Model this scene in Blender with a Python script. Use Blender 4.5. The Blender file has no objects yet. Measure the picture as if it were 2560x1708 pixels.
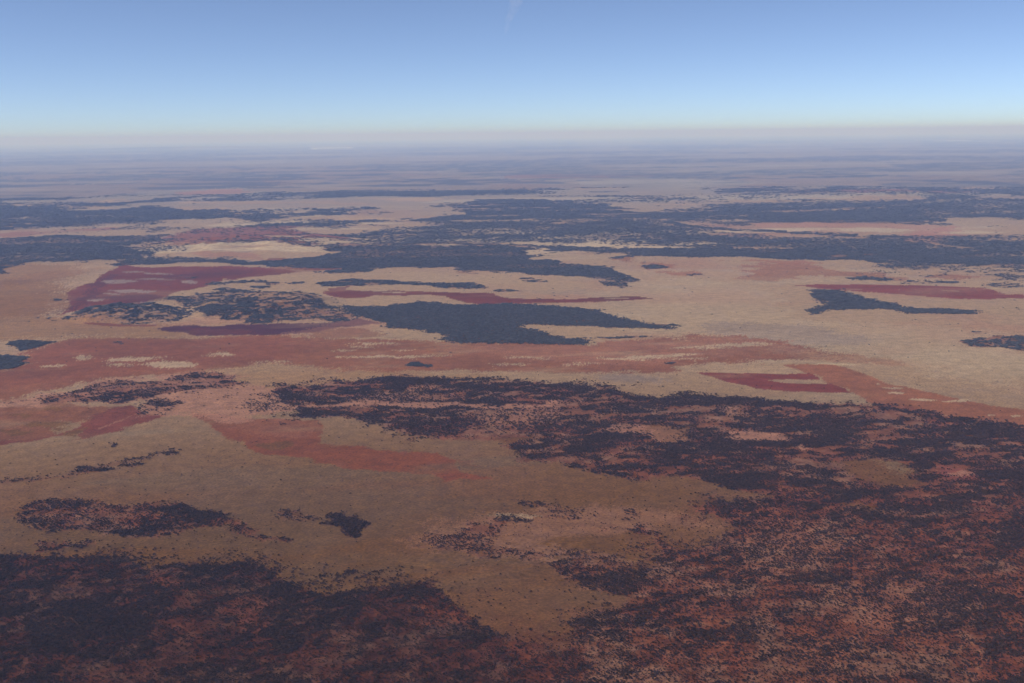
import bpy, math, random
import numpy as np
rad = math.radians
S = bpy.context.scene
COL = S.collection
random.seed(7)

# ------------------------------------------------------------------ camera, sky, sun, exposure
PHOTO_W, PHOTO_H = 2560.0, 1708.0
FOCAL = 2745.0                       # in photo pixels: 50 degrees across
CAM_H = 1200.0                       # flying height over the plain
DIP = rad(0.2)                       # how far the horizon of the curved ground lies below level
RAD = CAM_H*math.cos(DIP)/(1-math.cos(DIP))
HORIZON = RAD*math.tan(DIP)
PITCH, ROLL = rad(10.70), rad(-0.66)
SUN_AZ, SUN_EL = rad(-112), rad(41)  # behind the left shoulder, clockwise from the view direction

def cam_axes():
    c, s = math.cos(PITCH), math.sin(PITCH)
    r0, f, u0 = np.array((1., 0, 0)), np.array((0, c, -s)), np.array((0, s, c))
    cr, sr = math.cos(ROLL), math.sin(ROLL)
    return cr*r0+sr*u0, f, cr*u0-sr*r0
RIGHT, FWD, UP = cam_axes()
cam = bpy.data.cameras.new('camera')
cam.sensor_fit = 'HORIZONTAL'; cam.sensor_width = 36.0
cam.lens = 36.0*FOCAL/PHOTO_W
cam.clip_start, cam.clip_end = 1.0, 2000000.0
camo = bpy.data.objects.new('camera', cam); COL.objects.link(camo)
from mathutils import Matrix, Vector
M = Matrix.Identity(4)
for i in range(3):
    M[i][0], M[i][1], M[i][2] = RIGHT[i], UP[i], -FWD[i]
M[2][3] = CAM_H
camo.matrix_world = M
S.camera = camo

W = bpy.data.worlds.new('World'); S.world = W; W.use_nodes = True
nt = W.node_tree; bg = nt.nodes['Background']
sky = nt.nodes.new('ShaderNodeTexSky'); sky.sky_type = 'NISHITA'; sky.sun_disc = False
sky.sun_elevation, sky.sun_rotation = SUN_EL, SUN_AZ
sky.altitude = 1200; sky.air_density = 0.7; sky.dust_density = 1.0; sky.ozone_density = 5.0
tc = nt.nodes.new('ShaderNodeTexCoord')
lift = nt.nodes.new('ShaderNodeVectorMath'); lift.operation = 'MULTIPLY_ADD'
lift.inputs[1].default_value = (1, 1, 1.6); lift.inputs[2].default_value = (0, 0, math.tan(DIP)*1.6+0.01)    # the sky meets the horizon of the curved ground
nt.links.new(tc.outputs['Generated'], lift.inputs[0])
nt.links.new(lift.outputs[0], sky.inputs['Vector'])
hs = nt.nodes.new('ShaderNodeHueSaturation'); hs.inputs['Saturation'].default_value = 0.92; hs.inputs['Hue'].default_value = 0.503
nt.links.new(sky.outputs[0], hs.inputs['Color']); nt.links.new(hs.outputs[0], bg.inputs['Color'])
bg.inputs['Strength'].default_value = 0.132
sun = bpy.data.lights.new('sun', 'SUN'); sun.energy = 4.0; sun.angle = rad(0.5); sun.color = (1.0, 0.95, 0.88)
suno = bpy.data.objects.new('sun', sun); COL.objects.link(suno)
sd = Vector((math.sin(SUN_AZ)*math.cos(SUN_EL), math.cos(SUN_AZ)*math.cos(SUN_EL), math.sin(SUN_EL)))
suno.rotation_euler = sd.to_track_quat('Z', 'Y').to_euler()
suno.location = sd*3000
S.view_settings.view_transform = 'Standard'; S.view_settings.look = 'None'
S.view_settings.gamma = 1; S.view_settings.use_curve_mapping = False
S.view_settings.exposure = 0.18
S.cycles.use_denoising = True
S.cycles.volume_bounces = 4
S.cycles.max_bounces = 8; S.cycles.diffuse_bounces = 2

# ------------------------------------------------------------------ geometry of the curved plain
def ground_z(x, y):
    return np.sqrt(RAD*RAD-x*x-y*y)-RAD

def ground_at(px, py):
    """photo pixel -> the point of the plain seen there (its own place on the ground)"""
    px, py = np.asarray(px, float), np.asarray(py, float)
    d = FWD[:, None]+RIGHT[:, None]*((px-PHOTO_W/2)/FOCAL)[None]+UP[:, None]*((PHOTO_H/2-py)/FOCAL)[None]
    d /= np.linalg.norm(d, axis=0)
    h = CAM_H+RAD
    b = d[2]*h
    disc = b*b-(h*h-RAD*RAD)
    t = np.where(disc > 0, -b-np.sqrt(np.maximum(disc, 0)), -b)
    t = np.minimum(np.abs(t), HORIZON*1.02)
    return d[0]*t, d[1]*t

# ------------------------------------------------------------------ noise
def _hash(ix, iy, seed):
    h = (ix.astype(np.uint32)*np.uint32(374761393)+iy.astype(np.uint32)*np.uint32(668265263)+np.uint32(seed*2654435 & 0xffffffff))
    h = (h ^ (h >> np.uint32(13)))*np.uint32(1274126177)
    h = (h ^ (h >> np.uint32(15)))*np.uint32(2246822519)
    h ^= h >> np.uint32(16)
    return (h & np.uint32(0xffffff)).astype(np.float32)/np.float32(16777215.0)

def vnoise(x, y, seed):
    fx, fy = np.floor(x), np.floor(y)
    ix, iy = fx.astype(np.int64), fy.astype(np.int64)
    u, v = (x-fx).astype(np.float32), (y-fy).astype(np.float32)
    u = u*u*(3-2*u); v = v*v*(3-2*v)
    a, b = _hash(ix, iy, seed), _hash(ix+1, iy, seed)
    c, d = _hash(ix, iy+1, seed), _hash(ix+1, iy+1, seed)
    return (a+(b-a)*u)*(1-v)+(c+(d-c)*u)*v

def fbm(x, y, lam, seed, octaves=4, ang=0.0, stretch=1.0, gain=0.55):
    c, s = math.cos(ang), math.sin(ang)
    X, Y = (x*c+y*s)/(lam*stretch), (-x*s+y*c)/lam
    tot, amp, nrm = 0, 1.0, 0.0
    for o in range(octaves):
        tot = tot+amp*vnoise(X+17.3*o, Y-9.1*o, seed+o*31)
        nrm += amp; amp *= gain; X = X*2.03; Y = Y*2.03
    return tot/nrm

def sstep(a, b, v):
    t = np.clip((v-a)/(b-a), 0, 1)
    return t*t*(3-2*t)

# ------------------------------------------------------------------ what covers the plain
# soil and grass colours (albedo), far wood cover lightened in place of haze
C = dict(
    tan=(.128, .054, .013), straw=(.315, .198, .106), red=(.178, .058, .022), scar=(.130, .028, .015),
    plum=(.062, .017, .024), pink=(.310, .142, .082), pale=(.400, .295, .175), salt=(.92, .84, .80),
    grey=(.195, .138, .108), litter=(.030, .022, .018), under=(.155, .042, .018), hazy_canopy=(.056, .057, .066),
    rust=(.170, .043, .014), brick=(.215, .058, .036), creek=(.080, .064, .045))
C = {k: np.array(v, np.float32) for k, v in C.items()}

# painted in order; every outline is the outline of that patch on the ground.
# (kind, outline, options)  a: strength, rag: raggedness, fe: feather, gap: share of bare streaks, d: plant cover, own: woodland it belongs to
P = []
def patch(kind, pts, **o): P.append((kind, pts, o))
def oval(kind, cx, cy, w, h, **o):
    patch(kind, [(cx+w/2*math.cos(t*math.pi/8), cy+h/2*math.sin(t*math.pi/8)*(1+.15*math.sin(3*t))) for t in range(16)], **o)
def line(kind, pts, w, **o):
    up = [(x, y-w/2) for x, y in pts]; dn = [(x, y+w/2) for x, y in reversed(pts)]
    patch(kind, up+dn, **o)
def exec_patches():
    # --- grassland tints
    patch('pale', [(1500,720),(1700,690),(1900,720),(2000,800),(2350,820),(2560,830),(2560,980),(2250,900),(1900,850),(1600,840),(1450,800)], a=.30, rag=1, fe=6)
    patch('grey', [(1740,820),(1900,805),(2100,820),(2150,860),(1980,865),(1800,840)], a=.45, rag=1, fe=5)
    patch('grey', [(1500,940),(1560,935),(1640,945),(1660,958),(1560,962),(1510,950)], a=.6, fe=4)
    patch('straw', [(-200,690),(0,665),(290,645),(310,660),(200,740),(140,780),(-200,800)], a=.8, rag=.6, fe=2)
    patch('red', [(-200,770),(0,745),(120,725),(190,735),(170,770),(100,790),(-200,805)], a=.35, fe=4)
    patch('red', [(0,700),(120,680),(260,672),(240,690),(100,705),(0,722)], a=.3, fe=4)
    # browner, duller country at left
    patch('tan', [(-200,640),(0,660),(200,660),(140,780),(300,810),(560,815),(500,842),(100,850),(-200,900)], a=.6, rag=1, fe=8, lum=1.6)
    patch('tan', [(-200,690),(100,700),(200,740),(100,800),(-200,830)], a=.45, rag=1, fe=8, lum=1.3)
    patch('tan', [(400,960),(640,905),(1000,930),(1240,940),(1250,965),(900,950),(700,985),(600,960)], a=.4, rag=1, fe=8, lum=1.8)
    # --- red plain across the middle
    patch('red', [(-200,930),(0,925),(60,912),(75,882),(110,862),(200,848),(320,845),(480,842),(640,838),(800,846),(1000,848),(1130,858),(1340,857),(1480,860),(1560,858),(1640,848),(1740,842),(1860,842),(1960,850),(2100,878),(2230,900),(2250,912),(2100,906),(1960,908),(1860,910),(1740,910),(1700,932),(1600,936),(1480,929),(1240,928),(1080,926),(985,932),(870,927),(760,915),(640,908),(590,915),(500,930),(300,945),(150,962),(0,1000),(-200,1020)], a=.92, lum=1.12, rag=.7, fe=3)
    patch('straw', [(1960,862),(2110,872),(2260,898),(2300,920),(2100,912),(1990,902)], a=.55, rag=1.6, fe=12)
    patch('red', [(1900,868),(2000,872),(2100,890),(2060,900),(1930,895)], a=.35, rag=1.2, fe=8)
    patch('scar', [(-200,925),(60,905),(120,862),(500,842),(800,850),(700,900),(400,920),(150,960),(-200,1010)], a=.30, rag=1, fe=9, lum=1.3)
    patch('pink', [(1240,862),(1480,862),(1740,846),(1960,852),(2100,880),(1900,890),(1600,905),(1300,900),(1150,880)], a=.35, rag=1, fe=8)
    patch('straw', [(815,838),(870,832),(1000,838),(1080,845),(1000,848),(870,848)], a=.8, fe=2)
    for (x, y, w, h) in ((433,910,130,16),(320,899,80,12),(220,895,50,8),(560,884,60,8),(640,905,26,4),(300,914,60,5),(130,915,50,5),(380,895,40,4),(985,893,250,5.5),(860,877,40,3.5),(930,859,110,5),(900,866,50,3.5),(1010,876,50,3.5),(1320,895,110,4.5),(1270,911,90,4),(1590,893,160,6),(1660,888,140,5),(1730,899,90,4),(1480,905,70,3.5),(1450,911,50,3),(1700,869,90,5),(1820,866,170,8),(1560,928,70,4),(1900,860,90,6),(1780,873,80,4),(1950,905,130,5),(700,905,60,4)):
        oval('pale', x, y, w*1.15, h*.9, a=.7, rag=.45, fe=2.2)
    patch('straw', [(1740,912),(1860,912),(1985,916),(2040,935),(1900,934),(1745,932),(1690,930)], a=.85, fe=2)
    # --- right diagonal of bare red ground
    patch('red', [(1960,912),(2090,915),(2150,930),(2230,960),(2340,985),(2430,1005),(2560,1025),(2700,1040),(2700,1100),(2560,1085),(2450,1055),(2400,1042),(2250,1022),(2190,1012),(2150,990),(2130,983),(2085,960),(2050,942),(1990,925)], a=.9, lum=1.3, rag=.3, fe=.8, st=.3)
    for (x, y, w, h) in ((2235,973,60,5),(2240,985,40,5),(2310,1000,70,5),(2390,1001,70,4),(2200,960,8,3),(2535,1040,40,5),(2470,1035,16,4),(2090,912,100,5)):
        oval('pale', x, y, w, h, a=.7, rag=.2, fe=.6)
    patch('scar', [(1745,932),(2025,934),(2055,948),(1900,948),(1960,957),(2085,960),(2130,984),(2000,978),(1900,970),(1830,957)], rag=.2, fe=.3, lum=1.25)
    patch('straw', [(1985,952),(2048,950),(2077,957),(2010,954)], a=.6, rag=.2, fe=.4)
    # --- burns in the middle distance
    patch('scar', [(1975,713),(2050,711),(2200,712),(2330,715),(2460,719),(2520,737),(2700,741),(2700,750),(2560,748),(2380,746),(2250,736),(2140,729),(2050,721)], rag=.3, fe=.5, lum=1.35)
    for (x, y, w, h) in ((2130,723,60,2.5),(2240,724,40,2.5),(2370,728,60,3),(2480,722,50,3)):
        oval('pale', x, y, w, h*.7, a=.45, rag=.15, fe=.4)
    patch('scar', [(810,730),(830,721),(875,714),(862,725),(910,727),(1000,727),(1090,729),(1130,731),(1240,733),(1260,745),(1340,748),(1420,748),(1520,743),(1575,741),(1635,746),(1540,752),(1400,758),(1240,758),(1200,762),(1150,752),(1110,740),(1070,737),(1000,739),(930,738),(910,745),(850,747),(820,740),(805,732)], rag=.25, fe=.5)
    for (x, y, w, h) in ((950,728,40,2.5),(985,731,60,3),(1540,746,60,3)):
        oval('pale', x, y, w, h, a=.7, rag=.1, fe=.3)
    patch('scar', [(145,790),(180,755),(210,725),(250,700),(290,675),(310,658),(340,668),(480,668),(560,667),(640,667),(715,672),(722,684),(650,690),(560,698),(520,714),(450,732),(400,750),(330,765),(240,772),(180,777)], rag=.3, fe=.6, lum=1.1)
    patch('plum', [(150,785),(180,755),(230,712),(280,682),(300,690),(240,730),(210,765)], a=.6, rag=.5, fe=2)
    patch('plum', [(220,745),(330,735),(420,740),(400,752),(300,758)], a=.55, rag=.6, fe=2)
    patch('plum', [(400,690),(520,672),(640,672),(600,690),(480,700)], a=.4, rag=.6, fe=3)
    for (x, y, w, h) in ((300,705,90,7),(390,697,70,5),(330,728,120,7),(270,735,60,4),(230,752,40,5),(360,756,60,3),(400,683,80,4),(470,702,70,6),(350,680,50,3)):
        oval('grey', x, y, w, h, a=.85, rag=.5, fe=1, lum=1.25)
    patch('scar', [(200,808),(290,810),(400,812),(390,816),(260,816)], rag=.2, fe=.3, a=.8)
    patch('plum', [(390,822),(470,812),(530,815),(600,810),(700,808),(800,808),(880,800),(900,795),(950,808),(910,812),(860,815),(800,830),(700,838),(640,838),(500,838),(480,832),(400,826)], rag=.3, fe=.5, lum=1.1)
    patch('scar', [(470,820),(560,818),(640,826),(620,837),(500,836)], rag=.5, a=.5, fe=2)
    patch('red', [(640,690),(720,660),(850,664),(900,668),(860,674),(760,680)], a=.6, fe=1)
    patch('scar', [(720,671),(820,667),(895,664),(870,672),(780,677)], a=.8, rag=.3, fe=.5)
    patch('red', [(660,645),(720,642),(770,650),(720,656),(665,652)], a=.9, fe=.6)
    patch('pink', [(500,630),(640,636),(660,650),(560,645),(480,636)], a=.7, fe=1)
    patch('pink', [(480,800),(640,795),(760,808),(880,780),(960,808),(900,830),(800,845),(700,838),(880,800),(600,805),(470,812),(400,818)], a=.35, fe=2)
    patch('red', [(800,826),(880,815),(930,820),(960,835),(900,842),(820,845),(760,842)], a=.6, fe=2)
    for pts in ([(1820,700),(1850,688),(1900,680),(1880,670),(1960,658),(2050,672),(2200,682),(2280,690),(2200,700),(2100,698),(2000,690),(1920,703)], [(1540,662),(1620,657),(1715,662),(1700,668),(1580,670)], [(1610,682),(1700,673),(1720,684),(1660,690)], [(1520,640),(1580,642),(1600,654),(1540,650)], [(1860,655),(1960,648),(2020,655),(1950,664)], [(2320,690),(2400,682),(2480,692),(2400,700)]):
        patch('red', pts, a=.7, rag=.8, fe=2, lum=1.3)
    patch('brick', [(0,583),(60,578),(200,574),(280,570),(260,577),(120,584),(0,596)], a=.7, fe=1)
    patch('red', [(1240,438),(1400,434),(1560,437),(1640,440),(1500,446),(1300,446)], a=.6, fe=2, lum=1.3)
    patch('pink', [(500,478),(590,472),(640,480),(560,486),(400,490)], a=.8, fe=1)
    patch('pink', [(1860,560),(2050,556),(2380,562),(2420,570),(2340,590),(2240,590),(2300,575),(2100,570),(1950,572)], a=.6, fe=1)
    patch('pale', [(2070,572),(2200,570),(2285,573),(2230,582),(2120,580)], a=.8, rag=.3, fe=.8)
    patch('brick', [(2240,590),(2400,565),(2425,568),(2400,600),(2330,610)], a=.45, fe=1, lum=1.5)
    # --- foreground burns
    patch('rust', [(470,1035),(560,1035),(600,1045),(640,1045),(700,1047),(800,1050),(805,1065),(800,1090),(805,1110),(840,1115),(870,1112),(1000,1128),(1090,1135),(1130,1150),(1150,1180),(1220,1190),(1240,1197),(1150,1195),(1110,1205),(1090,1190),(1060,1185),(1000,1180),(940,1172),(880,1172),(840,1165),(790,1155),(770,1140),(700,1140),(640,1130),(620,1120),(620,1105),(570,1095),(520,1070),(510,1055),(500,1045)], a=.85, rag=.45, fe=.8, lum=1.0)
    patch('pink', [(480,1033),(600,1043),(780,1048),(800,1080),(700,1100),(600,1080)], a=.2, fe=6)
    patch('rust', [(1130,1150),(1180,1150),(1210,1168),(1160,1165)], a=.6, rag=.5, fe=1)
    patch('tan', [(640,1108),(700,1103),(760,1110),(740,1118),(720,1126),(650,1116)], a=.8, rag=.7, fe=.8)
    patch('scar', [(-150,1130),(0,1105),(130,1080),(200,1060),(230,1040),(320,1020),(355,1022),(425,1034),(390,1046),(330,1070),(250,1085),(160,1102),(205,1088),(215,1073),(150,1082),(0,1112),(-150,1140)], a=.9, rag=.45, fe=.8, lum=1.15)
    patch('red', [(-150,1020),(0,1012),(150,1010),(260,1022),(320,1020),(230,1042),(200,1060),(110,1055),(60,1065),(150,1078),(0,1104),(-150,1130)], a=.9, rag=.6, fe=2)
    for (x, y, w, h) in ((95,1063,110,14),(185,1075,60,14),(130,1027,50,6),(30,1042,40,10),(20,1075,60,9)):
        oval('tan', x, y, w, h, a=.9, rag=.6, fe=1, lum=1.1)
    line('pink', [(345,1035),(300,1058),(250,1072)], 4, a=.5, rag=.3, fe=.6)
    # --- pale pinkish ridge at left
    patch('clear', [(-50,1008),(80,985),(170,975),(240,953),(330,946),(380,950),(470,928),(560,925),(610,958),(720,975),(800,1000),(760,1015),(700,1035),(600,1045),(480,1034),(420,1030),(360,1012),(240,1010),(100,1012)], col='pink', d=.10, a=.8, rag=.8, fe=3)
    patch('s', [(0,1007),(60,993),(80,996),(20,1008)], d=.6, own='ridge', und=.3)
    patch('s', [(110,1000),(190,975),(240,958),(330,951),(380,953),(450,942),(470,930),(560,932),(600,955),(580,966),(500,980),(440,985),(370,990),(350,1008),(250,1008),(180,1012),(130,1010)], d=.32, own='ridge', und=.5, ang=.1)
    for (x, y, w, h) in ((330,972,130,26),(300,998,110,22),(520,940,80,16),(565,960,70,16),(460,978,60,14),(150,992,70,14)):
        oval('s', x, y, w, h, d=.58, own='ridge', und=.4, fe=5, rag=.9)
    oval('s', 400,1018,90,22, d=.45, own='ridge', und=.2, fe=3)
    patch('s', [(560,990),(660,985),(760,1010),(700,1030),(600,1025)], d=.18, own='ridge', und=0, fe=5)
    # --- woodland belt across the middle
    patch('s', [(665,985),(690,965),(730,965),(760,975),(800,960),(870,955),(950,948),(1090,945),(1160,958),(1240,960),(1400,965),(1560,985),(1640,998),(1740,985),(1860,995),(2000,1005),(2100,1012),(2250,1022),(2350,1035),(2450,1050),(2555,1080),(2760,1130),(2760,1300),(2560,1300),(2000,1260),(1890,1228),(1800,1224),(1720,1210),(1640,1195),(1570,1190),(1520,1180),(1460,1172),(1400,1155),(1300,1150),(1260,1130),(1240,1112),(1200,1097),(1130,1095),(1060,1096),(1010,1090),(960,1075),(930,1060),(880,1045),(770,1045),(730,1020),(690,1005)], d=.52, own='belt', und=.8, rag=.45, fe=2, ang=.2)
    patch('clear', [(900,985),(1060,965),(1120,975),(1080,990),(1150,1000),(1000,1012),(860,1020),(840,1000)], col='pink', a=.5, d=.2, fe=5, rag=1)
    line('clear', [(760,1018),(900,1012),(1100,1011),(1240,1012),(1400,1008)], 9, col='pink', a=.75, d=.05, rag=.6, fe=1.5)
    patch('clear', [(1240,1020),(1330,1005),(1440,1010),(1400,1040),(1290,1060),(1230,1055)], col='pink', a=.5, d=.2, rag=1, fe=4)
    patch('clear', [(1230,1095),(1330,1088),(1340,1100),(1280,1108)], col='tan', a=.7, d=.1, rag=.6, fe=2)
    patch('clear', [(1500,1070),(1560,1062),(1640,1068),(1730,1085),(1730,1105),(1660,1108),(1600,1090),(1530,1080)], col='pink', a=.7, d=.05, rag=.7, fe=2.5)
    patch('clear', [(1600,1062),(1660,1060),(1730,1072),(1740,1100),(1650,1105)], col='tan', a=.5, d=.07, rag=.7, fe=2.5)
    patch('clear', [(1815,1100),(1830,1080),(1900,1075),(1950,1090),(1990,1098),(1900,1108),(1840,1106)], col='pink', a=.8, d=.06, rag=.6, fe=2.5)
    patch('clear', [(1800,1015),(1840,1020),(1850,1050),(1810,1040)], col='pink', a=.6, d=.15, fe=3)
    patch('clear', [(2090,1160),(2180,1145),(2260,1160),(2300,1190),(2330,1215),(2220,1215),(2130,1195)], col='tan', a=.85, d=.08, rag=.8, fe=3)
    patch('pale', [(2180,1150),(2250,1160),(2290,1190),(2230,1180)], a=.35, rag=.6, fe=3, lum=.6)
    patch('clear', [(2340,1165),(2400,1170),(2460,1200),(2400,1205),(2350,1195)], col='brick', a=.7, d=.1, fe=3)
    oval('clear', 2400,1185,60,12, col='pink', a=.8, d=.03, fe=1)
    oval('clear', 2005,1120,30,20, col='pink', a=.8, d=.03, fe=2)
    for pts, dd in (([(800,962),(900,955),(980,950),(1070,948),(1040,965),(960,978),(860,990),(780,995),(740,985)], .8), ([(690,962),(730,962),(735,975),(690,978)], .75), ([(770,1030),(860,1022),(900,1035),(840,1045),(770,1042)], .6),
                    ([(1090,950),(1160,958),(1300,962),(1420,966),(1560,985),(1650,999),(1600,1000),(1440,990),(1340,1005),(1240,1000),(1140,975)], .82), ([(1600,998),(1740,987),(1860,998),(1900,1012),(1800,1012),(1720,1000)], .82),
                    ([(930,1058),(1000,1040),(1100,1050),(1200,1048),(1180,1080),(1130,1094),(1060,1095),(1010,1088)], .72), ([(1240,1060),(1330,1055),(1440,1065),(1430,1085),(1330,1085)], .75), ([(1340,1070),(1440,1085),(1440,1110),(1350,1105)], .6),
                    ([(1760,1075),(1800,1070),(1820,1105),(1850,1120),(1790,1125),(1740,1105)], .9), ([(1520,1100),(1640,1110),(1700,1130),(1640,1145),(1560,1130)], .78), ([(1780,1130),(1900,1130),(1960,1160),(1860,1170)], .72), ([(1920,1170),(2000,1165),(2010,1180),(1930,1185)], .75),
                    ([(2020,1035),(2200,1040),(2240,1060),(2100,1065)], .55), ([(2350,1045),(2450,1055),(2555,1085),(2500,1090),(2400,1070)], .75), ([(2300,1030),(2400,1050),(2360,1058)], .7), ([(1940,1228),(2080,1240),(2120,1260),(2040,1262),(1950,1245)], .6)):
        patch('s', pts, d=dd*.8, own='belt', und=.6, rag=1.3, fe=8, ang=.2)
    line('s', [(1300,964),(1400,967),(1560,988),(1640,1001),(1740,990),(1860,999),(2000,1009),(2100,1016),(2250,1027),(2350,1041),(2450,1058),(2555,1088),(2640,1112)], 13, d=.8, own='belt', und=.5, rag=.6, fe=5)
    # --- mound and light scrub in front of it
    patch('clear', [(1020,1340),(1060,1312),(1130,1305),(1200,1290),(1320,1285),(1340,1262),(1440,1262),(1560,1275),(1700,1290),(1780,1310),(1800,1360),(1700,1390),(1600,1400),(1440,1420),(1300,1400),(1160,1390),(1060,1365)], col='pink', a=.35, d=.14, rag=.8, fe=6)
    patch('s', [(1080,1350),(1130,1325),(1190,1305),(1240,1298),(1235,1325),(1200,1355),(1240,1365),(1340,1385),(1480,1395),(1560,1400),(1600,1420),(1480,1425),(1400,1402),(1280,1400),(1160,1385),(1100,1370)], d=.30, own='mound', und=.6, fe=4, rag=.9)
    for (x, y, w, h, dd) in ((1285,1303,40,12,.9),(1240,1300,40,10,.7),(1340,1260,90,12,.4),(1420,1268,80,12,.4),(1420,1290,160,8,.3),(1380,1393,260,12,.5),(1580,1293,60,14,.4),(1480,1315,60,10,.2),(1060,1335,60,12,.35)):
        oval('s', x, y, w, h, d=dd, own='mound', und=.3, fe=3, rag=.9)
    oval('pale', 1290,1289,160,7, a=.5, rag=.5, fe=2, lum=.75)
    oval('clear', 1500,1360,300,50, col='tan', a=.95, d=.02, rag=.4, fe=3)
    # --- scrub on red soil, lower right
    patch('s', [(1720,1268),(1800,1255),(1950,1240),(2100,1245),(2760,1250),(2760,1830),(1290,1830),(1310,1708),(1380,1640),(1430,1600),(1450,1560),(1500,1540),(1560,1500),(1570,1480),(1480,1470),(1400,1420),(1430,1405),(1500,1415),(1580,1425),(1640,1395),(1640,1370),(1600,1340),(1570,1320),(1600,1310),(1700,1345),(1780,1340),(1850,1310),(1760,1290)], d=.54, own='near_right', und=.85, rag=.7, fe=4, ang=.45)
    patch('clear', [(1560,1330),(1640,1335),(1660,1380),(1640,1410),(1560,1395),(1440,1375),(1400,1350)], col='tan', a=1, d=.01, rag=.2, fe=1.5)
    patch('clear', [(1650,1305),(1760,1315),(1800,1335),(1780,1370),(1700,1370),(1660,1340)], col='tan', a=.65, d=.15, rag=.6, fe=3)
    patch('clear', [(2120,1258),(2150,1245),(2190,1262),(2215,1278),(2180,1282),(2130,1268)], col='tan', a=.9, d=.08, rag=.6, fe=2)
    patch('clear', [(1930,1300),(2050,1305),(2130,1340),(2080,1400),(1960,1420),(1840,1440),(1860,1360)], col='pink', a=.32, d=.2, rag=.9, fe=8)
    patch('clear', [(2070,1460),(2250,1430),(2420,1480),(2400,1560),(2250,1600),(2120,1580),(2060,1520)], col='pink', a=.22, d=.3, rag=.9, fe=10)
    patch('clear', [(1950,1640),(2050,1600),(2200,1620),(2180,1700),(2000,1708)], col='pink', a=.2, d=.3, rag=1, fe=8)
    for pts, dd in (([(1730,1262),(1800,1250),(1900,1255),(1940,1275),(1860,1312),(1800,1300),(1760,1280)], .75), ([(1960,1240),(2060,1236),(2130,1255),(2250,1290),(2330,1310),(2290,1345),(2200,1330),(2130,1300),(2020,1275),(1950,1260)], .85),
                    ([(1570,1330),(1640,1355),(1700,1390),(1640,1400),(1600,1365)], .75), ([(1490,1428),(1550,1435),(1545,1452),(1505,1450)], .6), ([(1700,1465),(1860,1450),(1900,1480),(1820,1520),(1720,1500)], .75),
                    ([(1560,1520),(1600,1525),(1590,1560),(1450,1580),(1480,1555)], .8), ([(1430,1650),(1560,1640),(1600,1680),(1500,1760),(1380,1760)], .95), ([(1640,1660),(1760,1620),(1900,1640),(1880,1700),(1700,1720)], .85),
                    ([(2430,1640),(2560,1640),(2700,1640),(2700,1800),(2380,1800),(2400,1700)], .85), ([(2160,1640),(2330,1630),(2300,1700),(2180,1700)], .5), ([(2300,1340),(2400,1350),(2500,1330),(2480,1390),(2350,1390)], .55),
                    ([(2480,1280),(2700,1270),(2700,1330),(2520,1320)], .55), ([(2100,1440),(2230,1450),(2180,1470)], .6), ([(1940,1420),(2060,1440),(2000,1490),(1920,1470)], .55)):
        patch('s', pts, d=dd*.76, own='near_right', und=.7, rag=1.6, fe=14, ang=.45)
    patch('rust', [(1180,1560),(1300,1545),(1420,1560),(1420,1640),(1340,1700),(1220,1760),(1180,1640)], a=.6, rag=1, fe=14, lum=.55)
    patch('s', [(1170,1590),(1260,1580),(1340,1600),(1430,1610),(1400,1830),(1150,1830)], d=.45, own='near_right', und=.9, rag=1, fe=10, lift=-.3)
    # --- dense scrub, lower left
    patch('s', [(-200,1392),(60,1387),(150,1392),(220,1387),(290,1397),(340,1417),(352,1432),(375,1417),(450,1407),(560,1417),(625,1405),(660,1417),(690,1432),(720,1452),(740,1472),(790,1482),(880,1476),(920,1464),(1000,1466),(1045,1457),(1080,1444),(1100,1472),(1130,1492),(1145,1512),(1175,1542),(1200,1557),(1235,1570),(1260,1640),(1290,1830),(-200,1830)], d=.60, own='near_left', und=.95, rag=.45, fe=3, ang=.55, lift=-.52)
    for pts, dd in (([(700,1476),(780,1484),(880,1478),(900,1500),(900,1545),(850,1560),(770,1550),(710,1530)], 1.), ([(640,1410),(690,1435),(740,1475),(690,1475),(600,1440),(560,1425)], .95), ([(-100,1420),(60,1430),(120,1480),(130,1560),(40,1600),(-100,1560)], .97),
                    ([(900,1470),(1040,1465),(1130,1500),(1160,1540),(1060,1520),(940,1500)], .85), ([(380,1418),(480,1412),(540,1430),(470,1450),(380,1445)], .8), ([(60,1395),(280,1400),(330,1430),(200,1440),(80,1420)], .8), ([(-100,1600),(150,1600),(120,1720),(-100,1760)], .95),
                    ([(340,1440),(380,1475),(440,1490),(420,1500),(350,1480)], .9), ([(480,1500),(600,1490),(560,1530),(480,1530)], .8), ([(260,1560),(420,1540),(500,1580),(380,1640),(260,1620)], .8)):
        patch('s', pts, d=dd*.72, own='near_left', und=.6, rag=1.6, fe=16, lift=-.52, ang=.55)
    patch('clear', [(352,1435),(372,1425),(400,1460),(470,1470),(430,1478),(360,1455)], col='under', a=.7, d=.2, rag=.6, fe=3)
    patch('clear', [(560,1490),(650,1490),(660,1540),(600,1560),(560,1540)], col='under', a=.5, d=.3, rag=1, fe=5)
    patch('clear', [(1040,1500),(1080,1510),(1180,1560),(1200,1600),(1100,1570)], col='rust', a=.6, d=.3, rag=1, fe=5)
    # --- scrub strips on the plain at left
    patch('s', [(60,1272),(110,1252),(200,1247),(270,1265),(360,1265),(420,1262),(480,1275),(550,1280),(590,1300),(640,1330),(620,1340),(570,1310),(500,1308),(450,1327),(400,1345),(330,1341),(260,1327),(200,1320),(150,1318),(100,1325),(50,1310)], d=.5, own='dunewood', und=.7, rag=.4, fe=3, ang=.35)
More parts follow.
